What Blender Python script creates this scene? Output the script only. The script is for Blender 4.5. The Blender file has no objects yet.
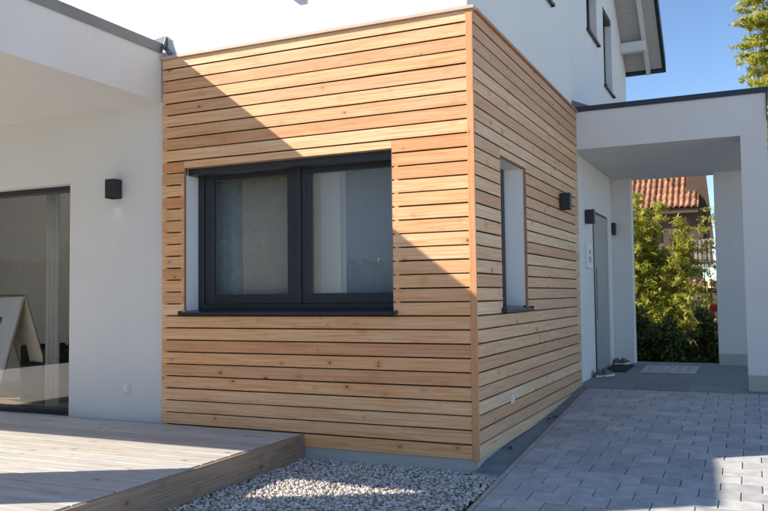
import bpy, bmesh, math, random
import numpy as np
from mathutils import Vector, Matrix

R = math.radians
random.seed(7)
rng = np.random.default_rng(11)
scene = bpy.context.scene
col = scene.collection

# ---------------------------------------------------------------- camera
cam_d = bpy.data.cameras.new("camera")
cam = bpy.data.objects.new("camera", cam_d)
col.objects.link(cam)
scene.camera = cam
CP = Vector((1.86445, -5.65411, 1.20827))
YAW, PITCH, ROLL, F = -0.43214, 0.049494, -0.011914, 802.58
fw = Vector((math.sin(YAW)*math.cos(PITCH), math.cos(YAW)*math.cos(PITCH), math.sin(PITCH)))
r0 = Vector((math.cos(YAW), -math.sin(YAW), 0))
u0 = r0.cross(fw)
rt = r0*math.cos(ROLL) + u0*math.sin(ROLL)
up = -r0*math.sin(ROLL) + u0*math.cos(ROLL)
cam.matrix_world = Matrix(((rt.x, up.x, -fw.x, CP.x), (rt.y, up.y, -fw.y, CP.y), (rt.z, up.z, -fw.z, CP.z), (0, 0, 0, 1)))
cam_d.sensor_width = 36.0
cam_d.lens = 36.0*F/768.0
cam_d.clip_start = 0.05
cam_d.clip_end = 2000.0

# ---------------------------------------------------------------- light
SUN = Vector((-1.0, -0.56, 0.787)).normalized()          # towards the sun
el = math.asin(SUN.z)
az = math.atan2(SUN.x, SUN.y)
world = bpy.data.worlds.new("World")
scene.world = world
world.use_nodes = True
wn = world.node_tree
bg = wn.nodes["Background"]
sky = wn.nodes.new("ShaderNodeTexSky")
sky.sky_type = 'NISHITA'
sky.sun_disc = False
sky.sun_elevation = el
sky.sun_rotation = az
sky.altitude = 2000
sky.air_density = 1.0
sky.dust_density = 0.0
sky.ozone_density = 3.0
wn.links.new(sky.outputs[0], bg.inputs[0])
bg.inputs[1].default_value = 0.13
sd = bpy.data.lights.new("sun", 'SUN')
sd.energy = 4.9
sd.angle = R(0.53)
sd.color = (1.0, 0.91, 0.78)
sun = bpy.data.objects.new("sun", sd)
col.objects.link(sun)
sun.rotation_euler = SUN.to_track_quat('Z', 'Y').to_euler()
sun.location = (-20, -12, 18)
scene.view_settings.view_transform = 'Standard'
scene.view_settings.look = 'None'
scene.view_settings.exposure = 0.74
scene.view_settings.gamma = 1.0

# ---------------------------------------------------------------- materials
class NT:
    def __init__(self, name):
        m = bpy.data.materials.new(name); m.use_nodes = True
        self.m = m; self.t = m.node_tree
        self.b = self.t.nodes["Principled BSDF"]
        self.out = self.t.nodes["Material Output"]
    def n(self, kind, **kw):
        x = self.t.nodes.new("ShaderNode"+kind)
        for k, v in kw.items():
            if hasattr(x, k): setattr(x, k, v)
            else: x.inputs[k.replace('_', ' ')].default_value = v
        return x
    def l(self, a, b): self.t.links.new(a, b)
    def ramp(self, fac, stops):
        r = self.n("ValToRGB"); e = r.color_ramp.elements
        while len(e) < len(stops): e.new(0.5)
        for i, (p, c) in enumerate(stops):
            e[i].position = p; e[i].color = (*c, 1) if len(c) == 3 else c
        self.l(fac, r.inputs[0]); return r.outputs[0]
    def mix(self, fac, a, b, blend='MIX'):
        x = self.n("Mix"); x.data_type = 'RGBA'; x.blend_type = blend
        for s, v in ((0, fac), (6, a), (7, b)):
            if hasattr(v, 'default_value'): self.l(v, x.inputs[s])
            elif isinstance(v, (tuple, list)): x.inputs[s].default_value = (*v, 1)
            else: x.inputs[s].default_value = v
        return x.outputs[2]
    def math(self, op, a, b=0.0):
        x = self.n("Math"); x.operation = op
        for i, v in enumerate((a, b)):
            if hasattr(v, 'default_value'): self.l(v, x.inputs[i])
            else: x.inputs[i].default_value = v
        return x.outputs[0]
    def bump(self, h, strength, dist=0.01):
        b = self.n("Bump"); b.inputs['Strength'].default_value = strength; b.inputs['Distance'].default_value = dist
        self.l(h, b.inputs['Height']); self.l(b.outputs[0], self.b.inputs['Normal'])
    def coords(self, kind='Object', scale=(1, 1, 1), rand=0.0):
        tc = self.n("TexCoord"); mp = self.n("Mapping"); mp.inputs['Scale'].default_value = scale
        src = tc.outputs[kind]
        if rand:
            oi = self.n("ObjectInfo"); mm = self.n("VectorMath"); mm.operation = 'ADD'
            cm = self.n("CombineXYZ")
            self.l(self.math('MULTIPLY', oi.outputs['Random'], rand), cm.inputs[0])
            self.l(self.math('MULTIPLY', oi.outputs['Random'], rand*0.37), cm.inputs[1])
            self.l(self.math('MULTIPLY', oi.outputs['Random'], rand*0.71), cm.inputs[2])
            self.l(src, mm.inputs[0]); self.l(cm.outputs[0], mm.inputs[1]); src = mm.outputs[0]
        self.l(src, mp.inputs[0]); return mp.outputs[0]
    def noise(self, vec, scale, detail=4, rough=0.55, dist=0.0):
        x = self.n("TexNoise"); x.inputs['Scale'].default_value = scale; x.inputs['Detail'].default_value = detail
        x.inputs['Roughness'].default_value = rough; x.inputs['Distortion'].default_value = dist
        self.l(vec, x.inputs['Vector']); return x.outputs[0]

def wood(name, pale, mid, dark, grey, greyamt, knots=True, rough=0.62, spread=1.0, groove=0.0):
    k = NT(name)
    v = k.coords('Object', (0.8, 26, 26), 40)
    g = k.noise(v, 2.6, 8, 0.68, 0.5)
    v2 = k.coords('Object', (0.5, 3, 3), 25)
    big = k.noise(v2, 1.6, 3)
    oi = k.n("ObjectInfo")
    rd = oi.outputs['Random']
    c1 = k.ramp(g, [(0.30, dark), (0.47, mid), (0.62, pale)])
    tone = k.ramp(rd, [(0.0, tuple(1-0.30*spread*t for t in (0.55, 1.0, 1.3))), (0.22, tuple(1-0.16*spread*t for t in (0.9, 1.0, 1.0))), (0.45, (1, 1, 1)), (0.7, tuple(1+0.16*spread*t for t in (0.35, 1.0, 1.9))), (0.85, (1.0, 0.93, 0.85)), (1.0, tuple(1+0.22*spread*t for t in (0.3, 1.1, 2.2)))])
    c2 = k.mix(1.0, c1, tone, 'MULTIPLY')
    # pinkish heartwood streaks
    fine = k.noise(k.coords('Object', (1.0, 70, 70), 33), 2.0, 5, 0.65)
    c2 = k.mix(k.math('MAXIMUM', k.math('MULTIPLY', k.math('SUBTRACT', 0.60, fine), 1.7), 0.0), c2, dark)
    c3 = k.mix(k.math('MULTIPLY', big, greyamt), c2, grey)
    hgt = g
    if knots:
        vk = k.coords('Object', (1.0, 1.5, 1.5), 60)
        vo = k.n("TexVoronoi"); vo.inputs['Scale'].default_value = 6.5; k.l(vk, vo.inputs['Vector'])
        sc = k.n("SeparateColor"); k.l(vo.outputs['Color'], sc.inputs[0])
        gate = k.math('GREATER_THAN', sc.outputs[0], 0.48)
        dd = k.math('DIVIDE', vo.outputs['Distance'], k.math('ADD', 0.35, sc.outputs[1]))
        spot = k.ramp(dd, [(0.06, (1, 1, 1)), (0.12, (0, 0, 0))])
        halo = k.ramp(dd, [(0.10, (1, 1, 1)), (0.38, (0, 0, 0))])
        vp = k.n("TexVoronoi"); vp.inputs['Scale'].default_value = 17; k.l(k.coords('Object', (0.7, 1.5, 1.5), 80), vp.inputs['Vector'])
        sp_ = k.n("SeparateColor"); k.l(vp.outputs['Color'], sp_.inputs[0])
        pin = k.math('MULTIPLY', k.ramp(vp.outputs['Distance'], [(0.05, (1, 1, 1)), (0.11, (0, 0, 0))]), k.math('GREATER_THAN', sp_.outputs[0], 0.58))
        c3 = k.mix(k.math('MULTIPLY', pin, 0.6), c3, (0.25, 0.10, 0.04))
        c3 = k.mix(k.math('MULTIPLY', k.math('MULTIPLY', halo, gate), 0.55), c3, tuple(x*y_ for x, y_ in zip(mid, (0.72, 0.55, 0.45))))
        c3 = k.mix(k.math('MULTIPLY', k.math('MULTIPLY', spot, gate), 0.85), c3, (0.13, 0.05, 0.02))
    k.l(c3, k.b.inputs['Base Color'])
    k.b.inputs['Roughness'].default_value = rough
    k.b.inputs['Specular IOR Level'].default_value = 0.5
    if groove:
        w = k.n("TexWave"); w.wave_type = 'BANDS'; w.bands_direction = 'Y'; w.inputs['Scale'].default_value = groove
        k.l(k.coords('Object', (0.0, 1, 0)), w.inputs['Vector'])
        hgt = k.math('ADD', k.math('MULTIPLY', g, 0.3), k.math('MULTIPLY', w.outputs['Fac'], 0.6))
    k.bump(hgt, 0.35, 0.003)
    return k.m

def render_mat(name, colr, var=0.04, dirt=None, bump=0.25):
    k = NT(name)
    v = k.coords('Object')
    n1 = k.noise(v, 1.3, 4); n2 = k.noise(v, 260, 3, 0.6)
    a = tuple(c*(1-var) for c in colr); b = tuple(min(1, c*(1+var)) for c in colr)
    c = k.ramp(n1, [(0.3, a), (0.7, b)])
    if dirt:
        st = k.noise(k.coords('Object', (6, 6, 0.7)), 1.5, 5, 0.6)
        c = k.mix(k.math('MULTIPLY', k.ramp(st, [(0.52, (0, 0, 0)), (0.8, (1, 1, 1))]), dirt), c, (0.42, 0.39, 0.34))
    k.l(c, k.b.inputs['Base Color']); k.b.inputs['Roughness'].default_value = 0.9
    k.b.inputs['Specular IOR Level'].default_value = 0.2
    k.bump(n2, bump, 0.0025)
    return k.m

def plain(name, colr, rough=0.5, metal=0.0, var=0.08, scale=8, bump=0.0, spec=0.5, rand=0.0):
    k = NT(name)
    v = k.coords('Object', rand=3.0 if rand else 0.0); n1 = k.noise(v, scale, 5)
    c = k.ramp(n1, [(0.3, tuple(x*(1-var) for x in colr)), (0.7, tuple(min(1, x*(1+var)) for x in colr))])
    if rand:
        oi = k.n("ObjectInfo")
        c = k.mix(1.0, c, k.ramp(oi.outputs['Random'], [(0, (1-rand,)*3), (1, (1+rand,)*3)]), 'MULTIPLY')
    k.l(c, k.b.inputs['Base Color']); k.b.inputs['Roughness'].default_value = rough; k.b.inputs['Metallic'].default_value = metal
    k.b.inputs['Specular IOR Level'].default_value = spec
    if bump: k.bump(k.noise(v, scale*12, 4), bump, 0.003)
    return k.m

def leafy(name, a, b, c_, trans=0.35):
    k = NT(name)
    g = k.n("NewGeometry")
    c = k.ramp(g.outputs['Random Per Island'], [(0.0, a), (0.55, b), (1.0, c_)])
    k.l(c, k.b.inputs['Base Color']); k.b.inputs['Roughness'].default_value = 0.55
    tr = k.n("BsdfTranslucent"); k.l(c, tr.inputs[0])
    mx = k.n("MixShader"); mx.inputs[0].default_value = trans
    k.l(k.b.outputs[0], mx.inputs[1]); k.l(tr.outputs[0], mx.inputs[2]); k.l(mx.outputs[0], k.out.inputs[0])
    return k.m

def glass(name, tint, boost=1.6, rough=0.0, base=0.05):
    k = NT(name)
    k.t.nodes.remove(k.b)
    lw = k.n("LayerWeight"); lw.inputs['Blend'].default_value = 0.5
    sch = k.math('ADD', k.math('MULTIPLY', k.math('POWER', lw.outputs['Facing'], 5.0), 0.96), 0.04)
    fac = k.math('MINIMUM', k.math('ADD', k.math('MULTIPLY', sch, boost), base), 1.0)
    tr = k.n("BsdfTransparent"); tr.inputs[0].default_value = (*tint, 1)
    gl = k.n("BsdfGlossy"); gl.inputs['Roughness'].default_value = rough
    gl.inputs[0].default_value = (0.95, 0.98, 1.0, 1)
    mx = k.n("MixShader"); k.l(fac, mx.inputs[0]); k.l(tr.outputs[0], mx.inputs[1]); k.l(gl.outputs[0], mx.inputs[2])
    k.l(mx.outputs[0], k.out.inputs[0])
    return k.m

def sheer(name, colr, op):
    k = NT(name)
    k.b.inputs['Base Color'].default_value = (*colr, 1); k.b.inputs['Roughness'].default_value = 0.9
    tl = k.n("BsdfTranslucent"); tl.inputs[0].default_value = (*colr, 1)
    m1 = k.n("MixShader"); m1.inputs[0].default_value = 0.45
    k.l(k.b.outputs[0], m1.inputs[1]); k.l(tl.outputs[0], m1.inputs[2])
    tr = k.n("BsdfTransparent"); m2 = k.n("MixShader"); m2.inputs[0].default_value = op
    k.l(tr.outputs[0], m2.inputs[1]); k.l(m1.outputs[0], m2.inputs[2]); k.l(m2.outputs[0], k.out.inputs[0])
    return k.m

M = {}
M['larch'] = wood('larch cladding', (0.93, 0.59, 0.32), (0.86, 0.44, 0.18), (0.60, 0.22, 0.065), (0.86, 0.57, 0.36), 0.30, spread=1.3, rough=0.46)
M['larch_side'] = wood('side larch cladding', (0.82, 0.54, 0.31), (0.72, 0.42, 0.205), (0.50, 0.23, 0.095), (0.66, 0.49, 0.34), 0.35, spread=1.2)  # larch in duller, greyer tones for the side boards
M['post'] = wood('orange larch post', (0.74, 0.40, 0.20), (0.67, 0.33, 0.145), (0.54, 0.24, 0.09), (0.6, 0.42, 0.25), 0.05, spread=0.3)
M['lining'] = wood('brown lining board', (0.52, 0.28, 0.14), (0.44, 0.21, 0.09), (0.32, 0.14, 0.055), (0.45, 0.3, 0.2), 0.1, knots=False, spread=0.3)
M['deckwood'] = wood('grey decking', (0.66, 0.63, 0.575), (0.55, 0.515, 0.46), (0.22, 0.18, 0.135), (0.60, 0.585, 0.55), 0.40, spread=0.6, rough=0.7, groove=30)
M['deckside'] = wood('brown grey edge board', (0.38, 0.28, 0.20), (0.29, 0.20, 0.13), (0.15, 0.09, 0.05), (0.30, 0.25, 0.20), 0.5, spread=0.4)
M['white'] = render_mat('white render', (0.74, 0.73, 0.70), 0.025, 0.08, bump=0.45)
M['reveal'] = plain('whitened reveal render', (0.88, 0.88, 0.86), 0.6, var=0.01)  # same plaster as the walls, whitened so the dim reveals look brighter
M['soffit'] = render_mat('porch ceiling render', (0.66, 0.655, 0.64), 0.015)
M['plinth'] = render_mat('grey plinth render', (0.45, 0.46, 0.42), 0.05)
M['anth'] = plain('anthracite powder coat', (0.028, 0.031, 0.036), 0.38, 0.0, 0.05)
M['anth2'] = plain('anthracite sill metal', (0.040, 0.045, 0.054), 0.30, 0.3, 0.08)
M['cap'] = plain('grey blue sheet metal', (0.17, 0.18, 0.20), 0.38, 0.6, 0.1)
M['capdark'] = plain('dark blue grey sheet metal', (0.035, 0.042, 0.06), 0.4, 0.3, 0.1)
M['trim'] = plain('tan top trim', (0.62, 0.47, 0.36), 0.5, 0.0, 0.06)
M['black'] = plain('brown black membrane', (0.055, 0.025, 0.012), 0.9)
M['glass'] = glass('window glass', (0.95, 0.96, 0.95), 2.4, 0.0, 0.03)
M['glassdoor'] = glass('door glass', (0.95, 0.95, 0.94), 1.2, 0.0, 0.02)
M['room'] = plain('interior wall', (0.86, 0.84, 0.80), 0.9, var=0.02)
M['roomfloor'] = wood('interior wood floor', (0.45, 0.31, 0.18), (0.38, 0.25, 0.14), (0.28, 0.17, 0.09), (0.3, 0.25, 0.2), 0.1)
M['curtain'] = sheer('taupe curtain', (0.90, 0.85, 0.78), 0.95)
M['curtainwhite'] = sheer('white curtain', (0.85, 0.85, 0.83), 0.9)
M['curtain2'] = sheer('white voile', (0.80, 0.86, 0.92), 0.7)
M['gravelbase'] = plain('gravel bed', (0.42, 0.39, 0.36), 0.95, var=0.3, scale=40, bump=0.6)
k = NT('white grey pebbles')
g_ = k.n("NewGeometry")
cc = k.ramp(g_.outputs['Random Per Island'], [(0.0, (0.20, 0.16, 0.13)), (0.28, (0.60, 0.54, 0.47)), (0.65, (0.82, 0.76, 0.67)), (1.0, (0.92, 0.89, 0.83))])
cc = k.mix(k.math('MULTIPLY', k.noise(k.coords('Object'), 90, 4), 0.35), cc, (0.25, 0.22, 0.2))
k.l(cc, k.b.inputs['Base Color']); k.b.inputs['Roughness'].default_value = 0.75
M['pebble'] = k.m
def paver_mat(name, a, b):
    k = NT(name)
    v = k.coords('Object', rand=9); n1 = k.noise(v, 9, 5, 0.65); n2 = k.noise(v, 55, 5, 0.7)
    c = k.ramp(n1, [(0.3, a), (0.7, b)])
    oi = k.n("ObjectInfo")
    c = k.mix(1.0, c, k.ramp(oi.outputs['Random'], [(0, (0.80, 0.80, 0.81)), (0.5, (0.96, 0.96, 0.96)), (1, (1.12, 1.11, 1.09))]), 'MULTIPLY')
    c = k.mix(k.math('MULTIPLY', n2, 0.30), c, tuple(x*0.55 for x in a))
    k.l(c, k.b.inputs['Base Color']); k.b.inputs['Roughness'].default_value = 0.72
    k.bump(n2, 0.35, 0.003); return k.m
M['paver'] = paver_mat('grey concrete paver', (0.38, 0.378, 0.37), (0.63, 0.622, 0.605))
M['tile'] = paver_mat('grey stone tile', (0.23, 0.24, 0.25), (0.30, 0.31, 0.32))
M['joint'] = plain('paving sand', (0.06, 0.055, 0.048), 0.95, var=0.3, scale=30, bump=0.5)
M['kerb'] = plain('pale kerb stone', (0.42, 0.38, 0.33), 0.85, var=0.15, scale=14, bump=0.4, rand=0.1)
M['steel'] = plain('galvanised grating', (0.24, 0.27, 0.30), 0.55, 0.2, 0.15)
M['drainbed'] = plain('drain bed', (0.12, 0.13, 0.14), 0.85, var=0.3, scale=30, bump=0.5)
M['whiteplastic'] = plain('white plastic', (0.75, 0.75, 0.74), 0.4, var=0.02)
M['greyplastic'] = plain('grey plastic', (0.30, 0.31, 0.32), 0.4, var=0.05)
M['doorgrey'] = plain('light grey door leaf', (0.34, 0.34, 0.33), 0.45, var=0.03)
M['lampface'] = plain('lamp housing', (0.030, 0.031, 0.036), 0.45, 0.2, 0.05)
M['alu'] = plain('brushed aluminium', (0.62, 0.58, 0.52), 0.35, 0.8, 0.05)
M['boardback'] = plain('beige board back', (0.72, 0.66, 0.55), 0.7, var=0.04)
M['poster'] = plain('white poster', (0.72, 0.75, 0.80), 0.35, var=0.02)
M['posterblue'] = plain('blue print', (0.06, 0.14, 0.42), 0.35, var=0.05)
M['fabricdark'] = plain('dark upholstery', (0.022, 0.026, 0.034), 0.9, var=0.2, scale=60)
M['matdark'] = plain('dark doormat', (0.030, 0.022, 0.022), 0.98, var=0.4, scale=120, bump=0.8)
M['matlight'] = plain('light woven mat', (0.56, 0.56, 0.54), 0.95, var=0.25, scale=90, bump=0.8)
M['shoe'] = plain('shoe upper', (0.13, 0.10, 0.105), 0.7, var=0.2, scale=40)
M['shoedark'] = plain('dark shoe lining', (0.03, 0.03, 0.035), 0.8)
M['sole'] = plain('shoe sole', (0.70, 0.68, 0.63), 0.6)
M['soffitwood'] = wood('white stained eaves boarding', (0.50, 0.47, 0.42), (0.46, 0.43, 0.38), (0.38, 0.35, 0.30), (0.5, 0.5, 0.5), 0.2, knots=False, spread=0.3)
M['beamwhite'] = plain('white painted beam', (0.68, 0.68, 0.66), 0.6, var=0.03)
M['rooftile'] = plain('dark roof tile', (0.06, 0.055, 0.055), 0.7, var=0.2)
M['redtile'] = plain('red clay pantile', (0.42, 0.20, 0.11), 0.85, var=0.45, scale=5, bump=0.3, rand=0.38)
M['brownwood'] = wood('dark brown gable boarding', (0.13, 0.075, 0.045), (0.10, 0.055, 0.033), (0.06, 0.032, 0.02), (0.12, 0.1, 0.09), 0.2, knots=False)
M['greywood'] = wood('grey weathered railing', (0.42, 0.38, 0.34), (0.34, 0.30, 0.27), (0.22, 0.19, 0.17), (0.4, 0.38, 0.36), 0.3, knots=False)
M['oldwall'] = render_mat('old brownish render', (0.16, 0.13, 0.10), 0.15)
M['cream'] = render_mat('cream render', (0.60, 0.55, 0.46), 0.05)
M['bark'] = plain('bark', (0.10, 0.075, 0.05), 0.9, var=0.3, scale=12, bump=0.6)
M['bambooleaf'] = leafy('bamboo leaf', (0.22, 0.26, 0.03), (0.52, 0.51, 0.07), (0.78, 0.72, 0.20), 0.5)
M['darkleaf'] = leafy('dark hedge leaf', (0.03, 0.055, 0.015), (0.08, 0.12, 0.025), (0.30, 0.32, 0.05), 0.3)
M['flower'] = leafy('red petal', (0.6, 0.06, 0.04), (0.7, 0.09, 0.06), (0.75, 0.16, 0.1), 0.3)
M['dryleaf'] = leafy('dry leaf', (0.14, 0.08, 0.04), (0.2, 0.12, 0.06), (0.28, 0.18, 0.08), 0.2)
k = NT('pale bounce ground')  # ground colour made pale to bounce sunlight onto the shaded walls
gv = k.coords('Object'); gn = k.noise(gv, 0.6, 6); 
k.l(k.ramp(gn, [(0.3, (0.50, 0.45, 0.37)), (0.7, (0.60, 0.55, 0.46))]), k.b.inputs['Base Color']); k.b.inputs['Roughness'].default_value = 0.9
k.bump(k.noise(gv, 60, 4), 0.6, 0.03)
M['bounce_ground'] = k.m
M['soil'] = plain('dark garden soil', (0.035, 0.03, 0.018), 0.95, var=0.4, scale=20, bump=0.8)

# ---------------------------------------------------------------- helpers
class MB:
    def __init__(self): self.v = []; self.f = []
    def add(self, vs, fs):
        o = len(self.v); self.v += [tuple(p) for p in vs]; self.f += [tuple(i+o for i in f) for f in fs]; return self
    def box(self, x0, x1, y0, y1, z0, z1):
        vs = [(x, y, z) for x in (x0, x1) for y in (y0, y1) for z in (z0, z1)]
        return self.add(vs, [(0, 1, 3, 2), (4, 6, 7, 5), (0, 4, 5, 1), (2, 3, 7, 6), (0, 2, 6, 4), (1, 5, 7, 3)])
    def obox(self, p, ax, ay, az_):   # corner + three edge vectors
        p = Vector(p); ax, ay, az_ = Vector(ax), Vector(ay), Vector(az_)
        vs = [p+ax*i+ay*j+az_*k_ for i in (0, 1) for j in (0, 1) for k_ in (0, 1)]
        return self.add(vs, [(0, 1, 3, 2), (4, 6, 7, 5), (0, 4, 5, 1), (2, 3, 7, 6), (0, 2, 6, 4), (1, 5, 7, 3)])
    def prism(self, poly, vec):       # closed polygon swept along vec
        n = len(poly); vec = Vector(vec); a = [Vector(p) for p in poly]
        vs = a+[p+vec for p in a]
        return self.add(vs, [tuple(range(n))[::-1], tuple(range(n, 2*n))]+[(i, (i+1) % n, n+(i+1) % n, n+i) for i in range(n)])
    def tube(self, a, b, r, seg=10, r2=None):
        a, b = Vector(a), Vector(b); d = (b-a).normalized(); r2 = r if r2 is None else r2
        s = d.orthogonal().normalized(); t = d.cross(s)
        vs = [a+(s*math.cos(q)+t*math.sin(q))*r for q in [2*math.pi*i/seg for i in range(seg)]]
        vs += [b+(s*math.cos(q)+t*math.sin(q))*r2 for q in [2*math.pi*i/seg for i in range(seg)]]
        return self.add(vs, [tuple(range(seg))[::-1], tuple(range(seg, 2*seg))]+[(i, (i+1) % seg, seg+(i+1) % seg, seg+i) for i in range(seg)])
    def mesh(self, name, mat, bevel=0.0, smooth=False):
        me = bpy.data.meshes.new(name); me.from_pydata(self.v, [], self.f); me.materials.append(mat)
        bm = bmesh.new(); bm.from_mesh(me); bmesh.ops.recalc_face_normals(bm, faces=bm.faces)
        if bevel: bmesh.ops.bevel(bm, geom=bm.edges[:], offset=bevel, segments=1, affect='EDGES', clamp_overlap=True)
        if smooth:
            for f in bm.faces: f.smooth = True
        bm.to_mesh(me); bm.free(); return me
    def build(self, name, mat, parent=None, bevel=0.0, smooth=False, loc=None):
        return link(name, self.mesh(name, mat, bevel, smooth), parent, loc)

def link(name, data, parent=None, loc=None, rot=None):
    o = bpy.data.objects.new(name, data); col.objects.link(o)
    if parent: o.parent = parent
    if loc is not None: o.location = loc
    if rot is not None: o.rotation_euler = rot
    return o
def tag(o, label=None, cat=None, group=None, kind=None):
    if label: o['label'] = label
    if cat: o['category'] = cat
    if group: o['group'] = group
    if kind: o['kind'] = kind
    return o
def empty(name, loc=(0, 0, 0), rz=0.0, **kw):
    o = bpy.data.objects.new(name, None); col.objects.link(o); o.location = loc; o.rotation_euler = (0, 0, rz)
    o.empty_display_size = 0.2
    return tag(o, **kw)
def np_mesh(name, V, Fq, mat, smooth=False):
    me = bpy.data.meshes.new(name)
    n = Fq.shape[1]
    me.vertices.add(len(V)); me.vertices.foreach_set('co', V.astype(np.float32).ravel())
    me.loops.add(Fq.size); me.loops.foreach_set('vertex_index', Fq.astype(np.int32).ravel())
    me.polygons.add(len(Fq)); me.polygons.foreach_set('loop_start', np.arange(0, Fq.size, n, dtype=np.int32))
    me.polygons.foreach_set('loop_total', np.full(len(Fq), n, dtype=np.int32))
    if smooth: me.polygons.foreach_set('use_smooth', np.ones(len(Fq), dtype=bool))
    me.materials.append(mat); me.update(); me.validate(); return me

# ---------------------------------------------------------------- setting
gz = lambda y: -0.078+0.0535*min(y, 3.75)                  # top of the driveway, rising to the entrance
g = MB().box(-400, 400, -400, 400, -0.9, -0.55).build('ground', M['bounce_ground']); tag(g, kind='structure')
g = MB().box(-1.60, 0.018, -7, 0.10, -0.54, -0.115).build('gravel_bed', M['gravelbase']); tag(g, kind='structure')
# driveway body
dw = MB().prism([(0.02, -9, -0.54), (0.02, 3.74, -0.54), (0.02, 3.74, gz(3.74)-0.035), (0.02, -9, gz(-9)-0.035)], (12, 0, 0)).build('driveway', M['joint']); tag(dw, kind='structure')

kx = lambda y: 0.212-0.0255*y                             # right edge of the kerb line
# pavers : individual stones where they show, the rest joined
prow = []
y = -3.0; i = 0
ys = [0.60+0.2*0]
ys = []
yy = 0.605
seqs = [0.205, 0.185]
# rows going up from y0 = .605 and down
rows = []
a = 0.605; n = 0
while a < 3.70:
    d = seqs[n % 2]; b = min(a+d, 3.72); rows.append((a, b, n % 2)); a = b; n += 1
a = 0.605; n = -1
while a > -8.0:
    d = seqs[n % 2]; rows.append((a-d, a, n % 2)); a -= d; n -= 1
def paver_box(x0, x1, y0, y1, jit=0.0):
    g2 = 0.0026
    x0 += g2; x1 -= g2; y0 += g2*0.35; y1 -= g2*0.35
    ch = 0.0035; t = 0.03
    cx_, cy_ = (x0+x1)/2, (y0+y1)/2
    hx, hy = (x1-x0)/2, (y1-y0)/2
    vs = [(-hx, -hy, -t), (hx, -hy, -t), (hx, hy, -t), (-hx, hy, -t),
          (-hx, -hy, -ch), (hx, -hy, -ch), (hx, hy, -ch), (-hx, hy, -ch),
          (-hx+ch, -hy+ch, 0), (hx-ch, -hy+ch, 0), (hx-ch, hy-ch, 0), (-hx+ch, hy-ch, 0)]
    fs = [(0, 1, 5, 4), (1, 2, 6, 5), (2, 3, 7, 6), (3, 0, 4, 7), (4, 5, 9, 8), (5, 6, 10, 9), (6, 7, 11, 10), (7, 4, 8, 11), (8, 9, 10, 11)]
    return vs, fs, cx_, cy_
cache = {}
rest = MB()
npav = 0
tilt = math.atan(0.0535)
for (y0, y1, ph) in sorted(rows):
    xs0 = kx((y0+y1)/2)+0.002
    xj = [1.745 + (0.125 if ph else 0.0) + 0.25*j for j in range(-8, 41)]
    # now and then a joint is missing: a longer stone
    xj = [x for x in xj if x > xs0+0.05 and (abs(x-1.7) < 0.2 or random.random() > 0.10)]
    edges = [xs0]+xj
    for p, q in zip(edges[:-1], edges[1:]):
        vs, fs, cx_, cy_ = paver_box(p, q, y0, y1)
        show = (p < 2.25 and y0 > -1.15)
        z = gz(cy_)+random.uniform(-0.0012, 0.0012)
        if show and npav < 296:
            key = (round(q-p, 3), round(y1-y0, 3))
            if key not in cache:
                cache[key] = MB().add(vs, fs).mesh('paver', M['paver'])
            o = link('paver', cache[key], dw, (cx_, cy_, z), (tilt+random.uniform(-.003, .003), random.uniform(-.003, .003), random.uniform(-.002, .002)))
            npav += 1
        else:
            rest.add([(v[0]+cx_, v[1]+cy_, v[2]+z+v[1]*0.0535) for v in vs], fs)
o = rest.build('paver_field', M['paver'], dw); tag(o, kind='stuff')

# kerb stones between drain and driveway
kb = empty('kerb'); tag(kb, kind='structure')
ya = -4.0
while ya < 3.7:
    yb = min(ya+0.998, 3.715)
    xa, xb = kx(ya), kx(yb)
    m = MB().prism([(xa-0.036, ya+0.002, gz(ya)-0.12), (xa, ya+0.002, gz(ya)-0.12), (xb, yb-0.002, gz(yb)-0.12), (xb-0.036, yb-0.002, gz(yb)-0.12)], (0, 0, 0.122))
    m.build('kerb_stone', M['kerb'], kb, bevel=0.004)
    ya += 1.0

# drain strip along the foot of the side wall: it rises with the drive and leans up to the boards
WZ = [(-0.2, -0.090), (0.0, -0.062), (0.2, -0.034), (0.87, -0.006), (1.46, 0.006), (1.9, 0.022), (2.36, 0.045), (2.94, 0.078), (3.4, 0.112), (3.9, 0.150)]
wz = lambda y: float(np.interp(y, [a for a, b in WZ], [b for a, b in WZ]))
dr = empty('drain_channel', (0.07, 1.8, -0.05)); tag(dr, 'dark metal drain grating strip along the foot of the timber side wall', 'drain')
inv = Vector((-0.07, -1.8, 0.05))
def P(x, y, z): return (x+inv.x, y+inv.y, z+inv.z)
wx = lambda y: -0.010 if y < 0.9 else 0.011
m = MB(); q = -0.088
while q < 3.69:
    q2 = min(q+0.3, 3.70)
    m.add([P(wx(q), q, wz(q)-0.014), P(kx(q)-0.038, q, gz(q)-0.018), P(kx(q2)-0.038, q2, gz(q2)-0.018), P(wx(q), q2, wz(q2)-0.014),
           P(wx(q), q, -0.3), P(kx(q)-0.038, q, -0.3), P(kx(q2)-0.038, q2, -0.3), P(wx(q), q2, -0.3)],
          [(0, 1, 2, 3), (0, 4, 5, 1), (2, 6, 7, 3), (1, 5, 6, 2), (0, 3, 7, 4)])
    q = q2
m.build('channel_bed', M['drainbed'], dr)
m = MB(); q = -0.086
while q < 3.69:
    x0, x1 = wx(q), kx(q)-0.042
    m.obox(P(x0, q, wz(q)-0.010), (x1-x0, 0, gz(q)-0.014-wz(q)+0.010), (0, 0.0085, 0), (0, 0, 0.008)); q += 0.0125
m.build('grating', M['steel'], dr)
m = MB()
m.prism([P(-0.02, -0.094, -0.3), P(kx(-0.09)-0.038, -0.094, -0.3), P(kx(-0.09)-0.038, -0.094, gz(-0.09)-0.002), P(-0.02, -0.094, wz(-0.09)+0.002)], (0, 0.006, 0))
m.build('end_plate', M['plinth'], dr)

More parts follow.
